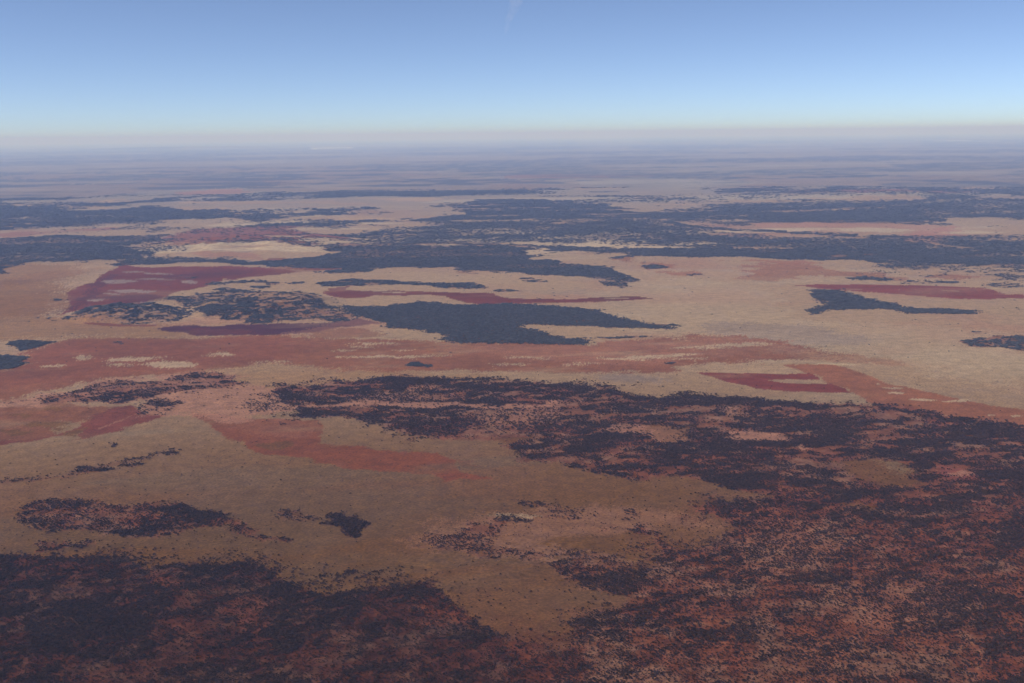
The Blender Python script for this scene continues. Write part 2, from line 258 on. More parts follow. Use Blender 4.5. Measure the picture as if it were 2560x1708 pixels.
    for pts in ([(360,1262),(440,1264),(550,1282),(560,1302),(480,1296),(400,1284)], [(260,1296),(360,1292),(430,1305),(400,1340),(320,1335),(270,1322)], [(150,1270),(230,1275),(220,1300),(160,1295)], [(100,1312),(150,1308),(140,1322),(105,1322)]):
        patch('s', pts, d=.85, own='dunewood', und=.6, rag=.7, fe=3)
    patch('s', [(80,1375),(110,1360),(165,1352),(160,1365),(110,1380)], d=.5, own='dunewood', rag=.6, fe=2)
    patch('s', [(170,1360),(220,1345),(232,1352),(195,1370)], d=.55, own='dunewood', rag=.6, fe=2)
    patch('s', [(640,1335),(665,1333),(690,1345),(720,1350),(715,1360),(690,1360),(660,1352)], d=.55, own='dunewood', rag=.6, fe=2)
    patch('s', [(690,1276),(740,1274),(800,1295),(790,1303),(720,1303),(695,1295)], d=.5, own='grove', und=.4, fe=3)
    patch('s', [(812,1288),(850,1283),(868,1296),(885,1290),(922,1306),(918,1320),(902,1328),(898,1349),(870,1343),(852,1325),(848,1316),(805,1314),(808,1308),(840,1306)], d=1., own='grove', und=1, rag=.28, fe=1.5)
    line('s', [(0,1206),(60,1200),(150,1193),(250,1165),(330,1150),(440,1122)], 7, d=.35, own='dunewood', und=.4, rag=.6, fe=2.5)
    for (x, y, w, h) in ((205,1167,28,9),(230,1176,90,9),(280,1110,26,5),(310,1165,60,8),(420,1130,50,8),(865,1438,46,6),(905,1446,30,5),(940,1438,30,5)):
        oval('s', x, y, w, h, d=.8, own='dunewood', und=.5, rag=.6, fe=1.5)
    # --- woods behind the red plain
    patch('s', [(860,764),(960,766),(1050,754),(1100,756),(1150,763),(1280,758),(1400,768),(1480,775),(1540,790),(1600,805),(1680,820),(1685,824),(1600,822),(1500,818),(1400,815),(1330,812),(1310,820),(1340,830),(1365,832),(1400,845),(1470,848),(1485,855),(1430,862),(1350,860),(1240,857),(1140,860),(1100,850),(1090,846),(1110,838),(1050,825),(980,815),(960,805),(900,790),(870,775)], d=.92, own='bigwood', und=.8, rag=.45, fe=2.5)
    patch('straw', [(980,797),(1050,793),(1075,800),(1020,806)], a=.35, rag=1, fe=4)
    patch('s', [(2030,725),(2100,725),(2115,733),(2160,745),(2200,755),(2240,760),(2270,770),(2320,772),(2400,775),(2445,778),(2440,785),(2370,785),(2270,783),(2260,775),(2180,770),(2120,772),(2060,775),(2045,788),(2030,785),(2015,778),(2060,768),(2050,755),(2040,740)], d=.92, own='rightwood', und=.8, rag=.35, fe=2)
    patch('s', [(2380,852),(2430,845),(2480,838),(2560,838),(2700,835),(2700,885),(2560,880),(2520,872),(2440,865),(2410,860)], d=.9, own='rightwood', und=.7, rag=.6, fe=1)
    oval('s', 2440,832,70,8, d=.5, own='rightwood', und=.2)
    patch('s', [(790,706),(880,699),(980,703),(1010,708),(1100,707),(1180,708),(1225,718),(1190,720),(1100,718),(1000,712),(900,715),(820,715)], d=.8, own='midwood', und=.5, rag=.5, fe=1)
    for (x, y, w, h) in ((1170,685,60,5),(1150,679,40,4),(1310,698,40,4),(1340,703,60,5),(1270,728,60,5),(870,690,10,3),(680,708,40,6),(730,707,50,4),(650,716,60,5),(1020,912,1,1),(310,858,34,5),(145,750,26,4),(1675,908,24,4),(1480,803,120,5),(1660,812,80,5),(1530,846,80,4),(1590,845,70,4)):
        oval('s', x, y, w, h, d=.8, own='midwood', und=.5, rag=.4, fe=1)
    patch('s', [(1018,915),(1035,906),(1050,906),(1062,914),(1095,916),(1080,920),(1055,918)], d=1, own='midwood', und=.8, rag=.3, fe=.6)
    patch('s', [(0,860),(40,853),(135,855),(90,868),(55,877),(35,868)], d=.95, own='hillwood', und=.8, rag=.4, fe=.8)
    patch('s', [(-150,890),(0,888),(40,888),(70,895),(60,908),(40,918),(0,924),(-150,930)], d=1, own='hillwood', und=.8, rag=.4, fe=.8)
    # hills at left
    patch('s', [(175,797),(250,772),(340,762),(400,768),(455,790),(390,806),(300,810),(220,806)], d=.5, own='hillwood', und=.3, fe=2, rag=.8)
    for (x, y, w, h) in ((350,770,80,12),(410,776,80,12),(260,790,110,14),(400,797,90,14),(320,795,60,16)):
        oval('s', x, y, w, h, d=.85, own='hillwood', und=.3, fe=2, rag=.8)
    patch('s', [(420,750),(500,735),(600,725),(625,728),(720,742),(830,762),(900,788),(860,800),(740,800),(640,808),(560,795),(500,800),(470,785)], d=.5, own='hillwood', und=.4, fe=2, rag=.9)
    for (x, y, w, h) in ((690,742,110,18),(640,775,160,22),(560,790,100,16),(770,780,160,16),(450,748,110,16),(850,795,90,10),(700,792,160,16)):
        oval('s', x, y, w, h, d=.85, own='hillwood', und=.3, fe=2, rag=.9)
    for (x, y, w, h) in ((560,728,70,12),(580,705,90,10),(480,690,80,6)):
        oval('s', x, y, w, h, d=.8, own='hillwood', und=.3, fe=1.5, rag=.8)
    # --- long bands of far woodland
    patch('s', [(400,600),(480,575),(560,568),(640,562),(720,566),(800,585),(870,600),(800,622),(700,617),(560,617),(450,622),(390,612)], d=.30, own='midwood', und=.8, fe=2, rag=.8)
    patch('brick', [(400,600),(480,576),(560,569),(640,563),(720,567),(790,586),(820,602),(700,614),(560,614),(430,612)], a=.6, rag=.9, fe=2)
    patch('s', [(850,612),(1000,605),(1240,610),(1330,625),(1300,640),(1100,650),(900,640),(840,628)], d=.5, own='midwood', und=.5, fe=2, rag=1)
    for (x, y, w, h) in ((810,611,110,8),(700,606,120,5),(1080,620,80,4)):
        oval('pale', x, y, w, h, a=.7, rag=.6, fe=1)
    patch('s', [(430,647),(480,640),(560,652),(640,655),(780,645),(850,634),(1000,640),(1130,624),(1240,617),(1300,628),(1330,645),(1400,655),(1460,664),(1520,680),(1560,690),(1640,707),(1600,714),(1540,700),(1500,695),(1460,692),(1340,685),(1200,676),(1080,672),(960,672),(905,684),(800,687),(770,682),(880,673),(760,664),(600,664),(430,657),(330,667),(290,670),(310,658)], d=.92, own='midwood', und=.4, rag=.7, fe=1.5)
    patch('s', [(1240,612),(1400,615),(1560,620),(1700,622),(1860,622),(2000,624),(2150,622),(2250,618),(2330,620),(2450,632),(2560,640),(2700,650),(2700,674),(2560,668),(2400,655),(2250,655),(2150,650),(2050,648),(1860,645),(1700,645),(1600,640),(1500,630),(1350,622)], d=.92, own='midwood', und=.4, rag=.7, fe=1.5)
    patch('s', [(2200,655),(2400,655),(2700,680),(2700,705),(2500,700),(2350,690),(2250,675)], d=.4, own='midwood', und=.2, rag=1, fe=3)
    for (x, y, w, h, dd) in ((2180,697,120,7,.7),(2340,705,140,8,.6),(1420,630,110,8,.5),(1560,640,90,6,.5),(2100,640,130,8,.6),(1750,690,60,5,.4),(1600,664,80,6,.7),(2520,714,110,8,.5)):
        oval('s', x, y, w, h, d=dd, own='midwood', und=.2, fe=2, rag=.8)
    patch('s', [(-200,600),(0,597),(150,588),(200,596),(350,590),(430,588),(360,606),(300,612),(350,632),(330,640),(240,648),(100,655),(10,665),(-5,690),(-200,695)], d=.92, own='midwood', und=.4, rag=.6, fe=1.5)
    for (x, y, w, h) in ((90,635,190,4),(180,620,170,3.5),(60,640,120,3)):
        oval('straw', x, y, w, h, a=.85, rag=.3, fe=.6)
    for pts, dd in (([(-200,464),(0,463),(140,461),(330,459),(420,446),(560,446),(700,441),(700,470),(560,472),(380,478),(250,492),(120,500),(0,500),(-200,505)], .97), ([(-200,520),(0,515),(110,518),(230,526),(330,522),(400,517),(450,518),(500,530),(510,540),(380,548),(270,553),(180,546),(90,548),(-20,556),(-200,566)], .97),
                    ([(190,508),(280,505),(400,500),(500,496),(560,489),(560,494),(420,505),(300,512),(200,512)], .9), ([(640,422),(900,417),(1000,425),(1200,440),(1340,452),(1340,478),(1200,485),(1000,488),(860,490),(700,480),(640,478)], .75),
                    ([(1090,515),(1200,510),(1340,502),(1500,515),(1640,530),(1860,520),(2050,518),(2260,520),(2300,530),(2370,552),(2380,558),(2200,560),(2000,555),(1860,553),(1640,545),(1400,547),(1300,547),(1000,553),(980,550),(1100,540),(1130,530)], .9),
                    ([(620,530),(760,528),(820,520),(900,520),(1000,530),(880,538),(760,540),(690,555),(640,556),(600,545)], .75), ([(640,560),(800,555),(860,557),(850,575),(740,566),(640,564)], .8), ([(1490,555),(1560,552),(1640,560),(1660,564),(1560,568),(1500,565)], .95),
                    ([(1330,555),(1430,552),(1440,561),(1360,562)], .8), ([(1660,578),(1750,576),(1860,580),(1890,584),(1800,588),(1680,580)], .85), ([(850,588),(900,580),(1000,582),(1100,584),(1150,588),(1080,592),(1000,600),(900,603),(830,600)], .75),
                    ([(1860,440),(2100,437),(2400,437),(2700,436),(2700,460),(2400,460),(2200,464),(1960,468),(1860,478)], .85), ([(2400,488),(2560,487),(2700,488),(2700,506),(2560,505),(2420,500)], .8), ([(0,555),(160,560),(140,572),(0,575)], .8), ([(0,438),(180,436),(300,434),(260,442),(100,446),(0,448)], .7),
                    ([(320,428),(640,421),(700,420),(640,432),(420,438)], .7), ([(1240,455),(1500,452),(1480,468),(1240,474)], .75), ([(1650,445),(1900,442),(2000,448),(1800,456)], .7), ([(1700,470),(1900,462),(1940,474),(1800,482)], .7), ([(1240,498),(1420,500),(1500,512),(1300,520),(1100,516)], .8)):
        patch('s', pts, d=.92 if dd >= .9 else dd, own='midwood', und=.2, rag=1.1, fe=2, ang=.1)
    patch('s', [(1940,484),(2060,471),(2110,467),(2200,475),(2350,472),(2410,480),(2280,488),(2100,486)], d=.5, own='midwood', und=.8, fe=1.5)
    for (x, y, w, h) in ((250,516,170,6),(120,536,120,3),(280,541,220,5),(160,513,120,3),(60,511,100,3),(350,500,160,4),(600,505,200,10),(480,520,70,8),(560,535,110,8),(1000,497,200,8),(760,505,300,10),(880,545,200,12),(1800,545,90,3),(1400,529,100,4),(1700,512,150,4),(1640,495,160,6),(1900,500,200,6),(2150,496,240,7),(2450,470,200,8),(1500,470,160,5),(2200,520,160,4),(2500,520,140,5),(2500,575,160,10),(2480,600,140,8)):
        oval('straw', x, y, w, h, a=.8, rag=.8, fe=1)
    line('s', [(1610,545),(1640,549),(1700,562),(1760,570),(1860,575),(2000,583),(2150,590),(2240,594),(2300,605),(2380,615),(2450,622),(2560,634),(2640,642)], 5, d=.85, own='midwood', und=.2, rag=.4, fe=.8)
    line('s', [(2300,606),(2260,602),(2200,596),(2100,592)], 4, d=.6, own='midwood', und=.2, rag=.4, fe=.8)
    line('s', [(880,545),(890,552),(880,558),(960,566),(980,572),(960,580)], 3, d=.6, own='midwood', und=.2, rag=.4, fe=.8)
    for (x, y, w, h) in ((2120,606,80,5),(1940,598,60,4),(1800,593,40,3),(1580,592,80,4),(1560,600,50,3),(1600,612,60,3),(1740,614,90,4),(1260,596,70,4),(1470,588,40,3),(1400,590,30,3)):
        oval('s', x, y, w, h, d=.8, own='midwood', und=.2, rag=.5, fe=.8)
    # --- salt pans near the horizon
    patch('salt', [(770,372.5),(790,370),(850,368.5),(890,368),(880,369.5),(800,371.5),(785,373.5)], rag=.6, fe=.6, a=.8)
    patch('salt', [(2250,349.5),(2350,351),(2450,352),(2520,352.5),(2450,354.5),(2320,352)], rag=.6, fe=.6, a=.5)
exec_patches()

def pip(px, py, poly):
    inside = np.zeros(px.shape, bool)
    n = len(poly)
    for i in range(n):
        x1, y1 = poly[i]; x2, y2 = poly[(i+1) % n]
        if y1 == y2: continue
        c = (y1 > py) != (y2 > py)
        if not c.any(): continue
        inside ^= c & (px < (x2-x1)*(py-y1)/(y2-y1)+x1)
    return inside

POLY = []
for kind, pts, o in P:
    # patches that leave the frame go on well beyond it
    pts = [(min(x+900, 3700) if x > 2600 else x-900 if x < -60 else x, y+260 if y > 1720 else y) for x, y in pts]
    gx, gy = ground_at([p[0] for p in pts], [p[1] for p in pts])
    POLY.append((kind, np.stack([gx, gy], 1), float(np.median(np.hypot(gx, gy))), o))
OWNERS = ['far_scrub']+sorted({o['own'] for _, _, o in P if 'own' in o})
BANDS = ((4500., 45., 160.), (9500., 90., 330.), (20000., 260., 950.), (1e9, 600., 2400.))

def cover(x, y, seed=1):
    """albedo (n,3), plant cover (n), owner id (n) of the plain at x, y"""
    n = x.shape[0]
    rng = np.random.default_rng(seed)
    dist = np.hypot(x, y)
    jx, jy = rng.normal(size=n).astype(np.float32), rng.normal(size=n).astype(np.float32)
    warps = {}
    def warp(b):
        if b not in warps:
            l1, l2 = BANDS[b][1:]
            w = []
            for k in (0, 1):
                w.append((fbm(x, y, l2, 100+k*7+b*50, 3)-.5)*l2*.9+(fbm(x, y, l1, 140+k*7+b*50, 3)-.5)*l1*2.2)
            warps[b] = (w[0], w[1])
        return warps[b]
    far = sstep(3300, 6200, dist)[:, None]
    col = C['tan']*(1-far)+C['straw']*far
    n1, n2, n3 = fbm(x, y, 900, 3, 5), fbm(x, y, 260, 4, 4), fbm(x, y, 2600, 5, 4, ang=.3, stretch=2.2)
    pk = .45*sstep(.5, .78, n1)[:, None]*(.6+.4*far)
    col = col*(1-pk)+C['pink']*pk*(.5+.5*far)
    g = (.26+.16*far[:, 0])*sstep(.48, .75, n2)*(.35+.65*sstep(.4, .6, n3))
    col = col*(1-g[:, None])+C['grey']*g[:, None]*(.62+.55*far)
    dens = .018+.05*sstep(.55, .8, fbm(x, y, 380, 8, 3))
    own = np.zeros(n, np.int16)
    # far country: long mosaics of scrub, bare ground and old burns
    fz = sstep(8200, 13000, dist)
    m1 = fbm(x, y, 3300, 21, 5, ang=.12, stretch=2.0); m2 = fbm(x, y, 1500, 22, 5, ang=-.1, stretch=1.7)
    m3 = fbm(x, y, 5200, 26, 5, ang=.05, stretch=2.0)
    wf = sstep(16000, 30000, dist)
    s = (sstep(.465, .575, .55*m1+.45*m2)*(1-wf)+sstep(.47, .53, m3)*wf)*fz
    s = s*(.45+.55*sstep(.35, .6, fbm(x, y, 500, 25, 3)))
    r = sstep(.56, .66, fbm(x, y, 2600, 23, 5, ang=.2, stretch=2.2))*fz*.35
    p = sstep(.60, .68, fbm(x, y, 1700, 24, 5, stretch=2.5))*fz*.75
    col = col*(1-r[:, None])+(C['red']*1.5)*r[:, None]*.9
    col = col*(1-p[:, None])+C['pale']*1.2*p[:, None]
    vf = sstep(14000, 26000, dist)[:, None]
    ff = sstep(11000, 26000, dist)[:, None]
    col = col*(1-ff)+(col*.35+np.array((.105, .100, .085), np.float32))*ff  # far ground muted towards green blue, standing in for haze
    dens = np.maximum(dens, s*(.85+.15*wf))
    q1 = fbm(x, y, 700, 71, 4); q2 = fbm(x, y, 2600, 72, 3)
    ck = sstep(.020, .006, np.abs(q1-.5))*sstep(.50, .62, q2)*.8
    dens = np.maximum(dens, ck*.30*sstep(2600, 5000, dist))
    col = col*(1-.30*ck[:, None])+C['creek']*.30*ck[:, None]
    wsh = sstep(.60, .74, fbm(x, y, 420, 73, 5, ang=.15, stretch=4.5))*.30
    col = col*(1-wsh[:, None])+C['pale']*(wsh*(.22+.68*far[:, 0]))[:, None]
    gapn = {}
    for kind, poly, pd, o in POLY:
        b = 0
        while pd > BANDS[b][0]: b += 1
        rag = o.get('rag', .5); fe = o.get('fe', 1.0)*.0012*pd
        mrg = BANDS[b][2]*rag+4*fe
        lo, hi = poly.min(0)-mrg, poly.max(0)+mrg
        idx = np.nonzero((x > lo[0]) & (x < hi[0]) & (y > lo[1]) & (y < hi[1]))[0]
        if idx.size == 0: continue
        wx, wy = warp(b)
        qx = x[idx]+wx[idx]*rag+jx[idx]*fe; qy = y[idx]+wy[idx]*rag+jy[idx]*fe
        idx = idx[pip(qx, qy, poly)]
        if idx.size == 0: continue
        a = np.full(idx.size, o.get('a', 1.0), np.float32)
        if 'gap' in o:
            if b not in gapn:
                gapn[b] = fbm(x, y, (55, 110, 330, 900)[b], 300+b, 4, ang=.25, stretch=2.2)
            g0 = .30+.42*o['gap']
            a = a*sstep(g0-.05, g0+.05, gapn[b][idx])
        if kind == 's':
            dd = o.get('d', .6)
            if b not in gapn:
                gapn[b] = fbm(x, y, (55, 110, 330, 900)[b], 300+b, 4, ang=.25, stretch=2.2)
            if 'gap' not in o and dd < .915:      # clumps and clearings inside the scrub
                cl = fbm(x[idx], y[idx], (70, 110, 330, 900)[b], 350+b, 4, ang=o.get('ang', .5), stretch=1.9)
                cl2 = fbm(x[idx], y[idx], (260, 420, 900, 2500)[b], 380+b, 3)
                cl3 = fbm(x[idx], y[idx], (22, 34, 110, 300)[b], 390+b, 2, ang=o.get('ang', .5), stretch=1.6)
                m_ = sstep(.39, .61, .36*cl+.28*cl2+.36*cl3)
                dd = np.clip(dd*(.42+1.12*m_ if b == 0 else .14+1.7*m_), 0, 1)
            if b >= 2:                                # grassy streaks run through the far woods
                gs = sstep(.50, .60, fbm(x[idx], y[idx], (0, 0, 420, 1300)[b], 410+b, 4, ang=.08, stretch=3.5))
                dd = dd*(1-.85*gs*(.5+.5*sstep(12000, 18000, dist[idx])))
            dens[idx] = dens[idx]*(1-a)+dd*a
            if 'own' in o: own[idx[a > .5]] = OWNERS.index(o['own'])
            und = o.get('und', .8)
            if und > 0:
                t = fbm(x[idx], y[idx], 120, 77, 4)
                t2 = fbm(x[idx], y[idx], 35, 78, 3)
                uc = C['under'][None]+(C['pink']*.55-C['under'])[None]*sstep(.44, .70, .6*t+.4*t2)[:, None]
                uc = uc*(.4+1.2*t2)[:, None]
                uc = uc*(1+o.get('lift', 0.))
                aa = (a*und)[:, None]
                col[idx] = col[idx]*(1-aa)+uc*aa
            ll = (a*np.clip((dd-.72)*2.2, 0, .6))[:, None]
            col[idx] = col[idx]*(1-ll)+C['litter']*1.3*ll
        elif kind == 'clear':
            a = np.minimum(a*1.2, 1)
            dens[idx] = dens[idx]*(1-a)+o.get('d', .03)*a*.8
            cc = C[o.get('col', 'pink')]
            col[idx] = col[idx]*(1-a[:, None]*.85)+cc*a[:, None]*.85
        else:
            t = .72+.56*fbm(x[idx], y[idx], (90, 160, 500, 1500)[b], 90+b, 4, ang=.2, stretch=2.0)
            if kind in ('red', 'scar', 'rust', 'plum', 'brick'):       # old grass still stands in streaks
                st = fbm(x[idx], y[idx], (60, 130, 420, 1300)[b], 95+b, 5, ang=.12, stretch=3.2)
                st2 = fbm(x[idx], y[idx], (240, 520, 1500, 4000)[b], 97+b, 3, ang=.2, stretch=2.0)
                a = a*(1-(.30 if kind in ('scar', 'plum') else .55)*o.get('st', 1.)*sstep(.50, .72, .6*st+.4*st2))
            col[idx] = col[idx]*(1-a[:, None])+C[kind]*(a*t)[:, None]*o.get('lum', 1.0)
            dens[idx] *= 1-.6*a
    # leaf litter and low bushes between the far trees, haze mixed into their colour
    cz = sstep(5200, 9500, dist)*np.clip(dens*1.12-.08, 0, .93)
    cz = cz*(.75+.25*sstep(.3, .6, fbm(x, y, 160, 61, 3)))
    col = col*(1-cz[:, None])+C['hazy_canopy']*cz[:, None]
    fa = .36*(1-.75*sstep(3500, 8000, dist)); fine = 1-fa*.5+fa*fbm(x, y, 22, 62, 3)
    return (col*fine[:, None]).astype(np.float32), np.clip(dens, 0, 1).astype(np.float32), own

# ------------------------------------------------------------------ materials
def soil_material():
    m = bpy.data.materials.new('desert_soil'); m.use_nodes = True
    t = m.node_tree; b = t.nodes['Principled BSDF']
    b.inputs['Roughness'].default_value = 1.0; b.inputs['Specular IOR Level'].default_value = 0.05
    at = t.nodes.new('ShaderNodeAttribute'); at.attribute_name = 'soil'
    co = t.nodes.new('ShaderNodeTexCoord')
    n1 = t.nodes.new('ShaderNodeTexNoise'); n1.inputs['Scale'].default_value = 1/9.0; n1.inputs['Detail'].default_value = 3
    n2 = t.nodes.new('ShaderNodeTexNoise'); n2.inputs['Scale'].default_value = 1/55.0; n2.inputs['Detail'].default_value = 4
    for n in (n1, n2): t.links.new(co.outputs['Object'], n.inputs['Vector'])
    r1 = t.nodes.new('ShaderNodeMapRange'); r1.inputs[1].default_value = .3; r1.inputs[2].default_value = .7
    r1.inputs[3].default_value = .66; r1.inputs[4].default_value = 1.28
    r2 = t.nodes.new('ShaderNodeMapRange'); r2.inputs[1].default_value = .35; r2.inputs[2].default_value = .65
    r2.inputs[3].default_value = .86; r2.inputs[4].default_value = 1.12
    t.links.new(n1.outputs['Fac'], r1.inputs[0]); t.links.new(n2.outputs['Fac'], r2.inputs[0])
    mu = t.nodes.new('ShaderNodeMath'); mu.operation = 'MULTIPLY'
    t.links.new(r1.outputs[0], mu.inputs[0]); t.links.new(r2.outputs[0], mu.inputs[1])
    sc = t.nodes.new('ShaderNodeVectorMath'); sc.operation = 'SCALE'
    t.links.new(at.outputs['Color'], sc.inputs[0]); t.links.new(mu.outputs[0], sc.inputs['Scale'])
    t.links.new(sc.outputs[0], b.inputs['Base Color'])
    return m
SOIL = soil_material()

def leaf_material(name, c1, c2):
    m = bpy.data.materials.new(name); m.use_nodes = True
    t = m.node_tree; b = t.nodes['Principled BSDF']
    b.inputs['Roughness'].default_value = .8; b.inputs['Specular IOR Level'].default_value = .15
    oi = t.nodes.new('ShaderNodeObjectInfo'); ge = t.nodes.new('ShaderNodeNewGeometry')
    ad = t.nodes.new('ShaderNodeMath'); ad.operation = 'ADD'
    iw = t.nodes.new('ShaderNodeMath'); iw.operation = 'MULTIPLY'; iw.inputs[1].default_value = .3
    ob = t.nodes.new('ShaderNodeMath'); ob.operation = 'MULTIPLY'; ob.inputs[1].default_value = 1.5
    t.links.new(oi.outputs['Random'], ob.inputs[0]); t.links.new(ob.outputs[0], ad.inputs[0]); t.links.new(ge.outputs['Random Per Island'], iw.inputs[0]); t.links.new(iw.outputs[0], ad.inputs[1])
    hf = t.nodes.new('ShaderNodeMath'); hf.operation = 'MULTIPLY'; hf.inputs[1].default_value = .55
    t.links.new(ad.outputs[0], hf.inputs[0])
    mx = t.nodes.new('ShaderNodeMix'); mx.data_type = 'RGBA'
    mx.inputs[6].default_value = (*c1, 1); mx.inputs[7].default_value = (*c2, 1)
    t.links.new(hf.outputs[0], mx.inputs[0]); t.links.new(mx.outputs[2], b.inputs['Base Color'])
    return m
LEAF = leaf_material('mulga_leaves', (.015, .008, .005), (.084, .041, .022))
LEAF_HAZY = leaf_material('haze_tinted_leaves', (.034, .036, .042), (.100, .100, .104))  # far leaves lightened to blue grey, haze put into the colour
BARK = bpy.data.materials.new('dark_bark'); BARK.use_nodes = True
_t = BARK.node_tree; _b = _t.nodes['Principled BSDF']; _b.inputs['Roughness'].default_value = .95
_n = _t.nodes.new('ShaderNodeTexNoise'); _n.inputs['Scale'].default_value = 9
_r = _t.nodes.new('ShaderNodeValToRGB'); _r.color_ramp.elements[0].color = (.03, .022, .018, 1); _r.color_ramp.elements[1].color = (.11, .08, .06, 1)
_t.links.new(_n.outputs['Fac'], _r.inputs[0]); _t.links.new(_r.outputs[0], _b.inputs['Base Color'])

# ------------------------------------------------------------------ mesh helpers
def mesh_from(name, verts, faces, mat=None, smooth=False):
    me = bpy.data.meshes.new(name)
    me.from_pydata([tuple(v) for v in verts], [], faces)
    if mat: me.materials.append(mat)
    if smooth: me.polygons.foreach_set('use_smooth', [True]*len(me.polygons))
    me.update()
    return me

def grid_mesh(name, X, Y, Z, color, wrap=False):
    """a sheet from 2-D arrays of points (rows, columns)"""
    nr, nc = X.shape
    co = np.stack([X, Y, Z], -1).reshape(-1, 3).astype(np.float32)
    i = np.arange(nr-1)[:, None]*nc; j = np.arange(nc-1)[None, :]
    a = (i+j).ravel()
    q = np.stack([a, a+1, a+nc+1, a+nc], 1)
    if wrap:
        i1 = np.arange(nr-1)*nc
        q = np.concatenate([q, np.stack([i1+nc-1, i1, i1+nc, i1+2*nc-1], 1)])
    me = bpy.data.meshes.new(name)
    me.vertices.add(len(co)); me.vertices.foreach_set('co', co.ravel())
    me.loops.add(q.size); me.loops.foreach_set('vertex_index', q.ravel().astype(np.int32))
    me.polygons.add(len(q)); me.polygons.foreach_set('loop_start', np.arange(0, q.size, 4, dtype=np.int32))
    me.polygons.foreach_set('use_smooth', np.ones(len(q), bool))
    me.update(calc_edges=True)
    at = me.attributes.new('soil', 'FLOAT_COLOR', 'POINT')
    rgba = np.ones((len(co), 4), np.float32); rgba[:, :3] = color
    at.data.foreach_set('color', rgba.ravel())
    me.materials.append(SOIL)
    return me

def link(name, data, **props):
    o = bpy.data.objects.new(name, data); COL.objects.link(o)
    for k, v in props.items(): o[k] = v
    return o

# ------------------------------------------------------------------ the ground: one sheet to beyond the horizon
yy = np.linspace(PHOTO_H+340, 344, 910)
rows = ground_at(np.full(910, PHOTO_W/2), yy)[1]
rows = np.unique(np.concatenate([[0.5, 60, 150, 300, 500, 700, 900, 1100, 1250, 1400, 1500, 1600], rows[rows > 1620], [HORIZON*1.06, HORIZON*1.14]]))
az = np.concatenate([np.linspace(-44, 44, 1640), np.linspace(44, 316, 36)[1:-1]])
R2, A2 = np.meshgrid(rows, np.radians(az), indexing='ij')
GX, GY = R2*np.sin(A2), R2*np.cos(A2)
roll_z = (fbm(GX.ravel(), GY.ravel(), 700, 11, 3)-.5).reshape(GX.shape)*9*sstep(1200, 2500, R2)*(1-sstep(20000, 30000, R2))
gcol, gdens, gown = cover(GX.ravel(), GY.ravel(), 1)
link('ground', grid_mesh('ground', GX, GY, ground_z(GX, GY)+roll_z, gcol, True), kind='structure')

def plain_z(x, y):
    d = np.hypot(x, y)
    return ground_z(x, y)+(fbm(x, y, 700, 11, 3)-.5)*9*sstep(1200, 2500, d)*(1-sstep(20000, 30000, d))

# ------------------------------------------------------------------ low hills: (outline box in the photo, height in m, crest grain)
HILLS = []
def bump_shape(x, y, h):
    cx, cy, wx, wy, H, lam, seed = h
    u, v = (x-cx)/wx, (y-cy)/wy
    rr = u*u+v*v+(fbm(x, y, lam*2.5, seed+5, 3)-.5)*.9
    base = sstep(1.0, .1, rr)
    rid = 1-np.abs(2*fbm(x, y, lam, seed, 4, ang=.5, stretch=1.6)-1)
    rid2 = fbm(x, y, lam*.45, seed+9, 3)
    return H*base*(.30+.75*rid**2+.25*rid2)
def hill(px, py, w, depth, H, lam, seed):
    gx, gy = ground_at([px-w/2, px+w/2, px], [py, py, py])
    d = math.hypot(gx[2], gy[2])
    HILLS.append((gx[2], gy[2], abs(gx[1]-gx[0])/2, depth/2, H, lam, seed))
def hill_z(x, y):
    z = np.zeros(x.shape)
    for h in HILLS: z = np.maximum(z, bump_shape(x, y, h))
    return z
hill(310, 786, 330, 800, 52, 260, 401)
hill(660, 768, 440, 1300, 68, 330, 402)
hill(640, 612, 560, 2600, 75, 500, 403)
hill(1060, 635, 560, 2600, 25, 500, 404)
hill(2150, 487, 480, 3500, 60, 600, 405)
hill(440, 373, 420, 9000, 220, 2500, 406)
hill(1290, 343, 200, 6000, 200, 2500, 407)
hill(330, 1000, 620, 620, 12, 120, 408)
hill(1290, 1385, 560, 420, 9, 90, 410)
for h in HILLS:
    cx, cy, wx, wy, H, lam, seed = h
    d = math.hypot(cx, cy); ex = 1.3
    nu, nv = (260, 200) if d < 20000 else (120, 60)
    U, V = np.meshgrid(np.linspace(-ex, ex, nu), np.linspace(-ex, ex, nv))
    X, Y = cx+U*wx, cy+V*wy
    x, y = X.ravel(), Y.ravel()
    b = bump_shape(x, y, h)
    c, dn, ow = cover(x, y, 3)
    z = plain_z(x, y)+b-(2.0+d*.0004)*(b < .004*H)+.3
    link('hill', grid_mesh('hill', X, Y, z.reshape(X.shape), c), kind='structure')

# ------------------------------------------------------------------ one desert tree of each habit: trunk with limbs, crown of leaf clumps
def tube(verts, faces, p, q, r0, r1, n=5):
    p, q = Vector(p), Vector(q); ax = (q-p).normalized()
    a = ax.orthogonal().normalized(); b = ax.cross(a); s = len(verts)
    for c, r in ((p, r0), (q, r1)):
        for k in range(n):
            t = 2*math.pi*k/n; verts.append(c+a*math.cos(t)*r+b*math.sin(t)*r)
    for k in range(n):
        faces.append((s+k, s+(k+1) % n, s+n+(k+1) % n, s+n+k))
    faces.append(tuple(range(s+n, s+2*n)))

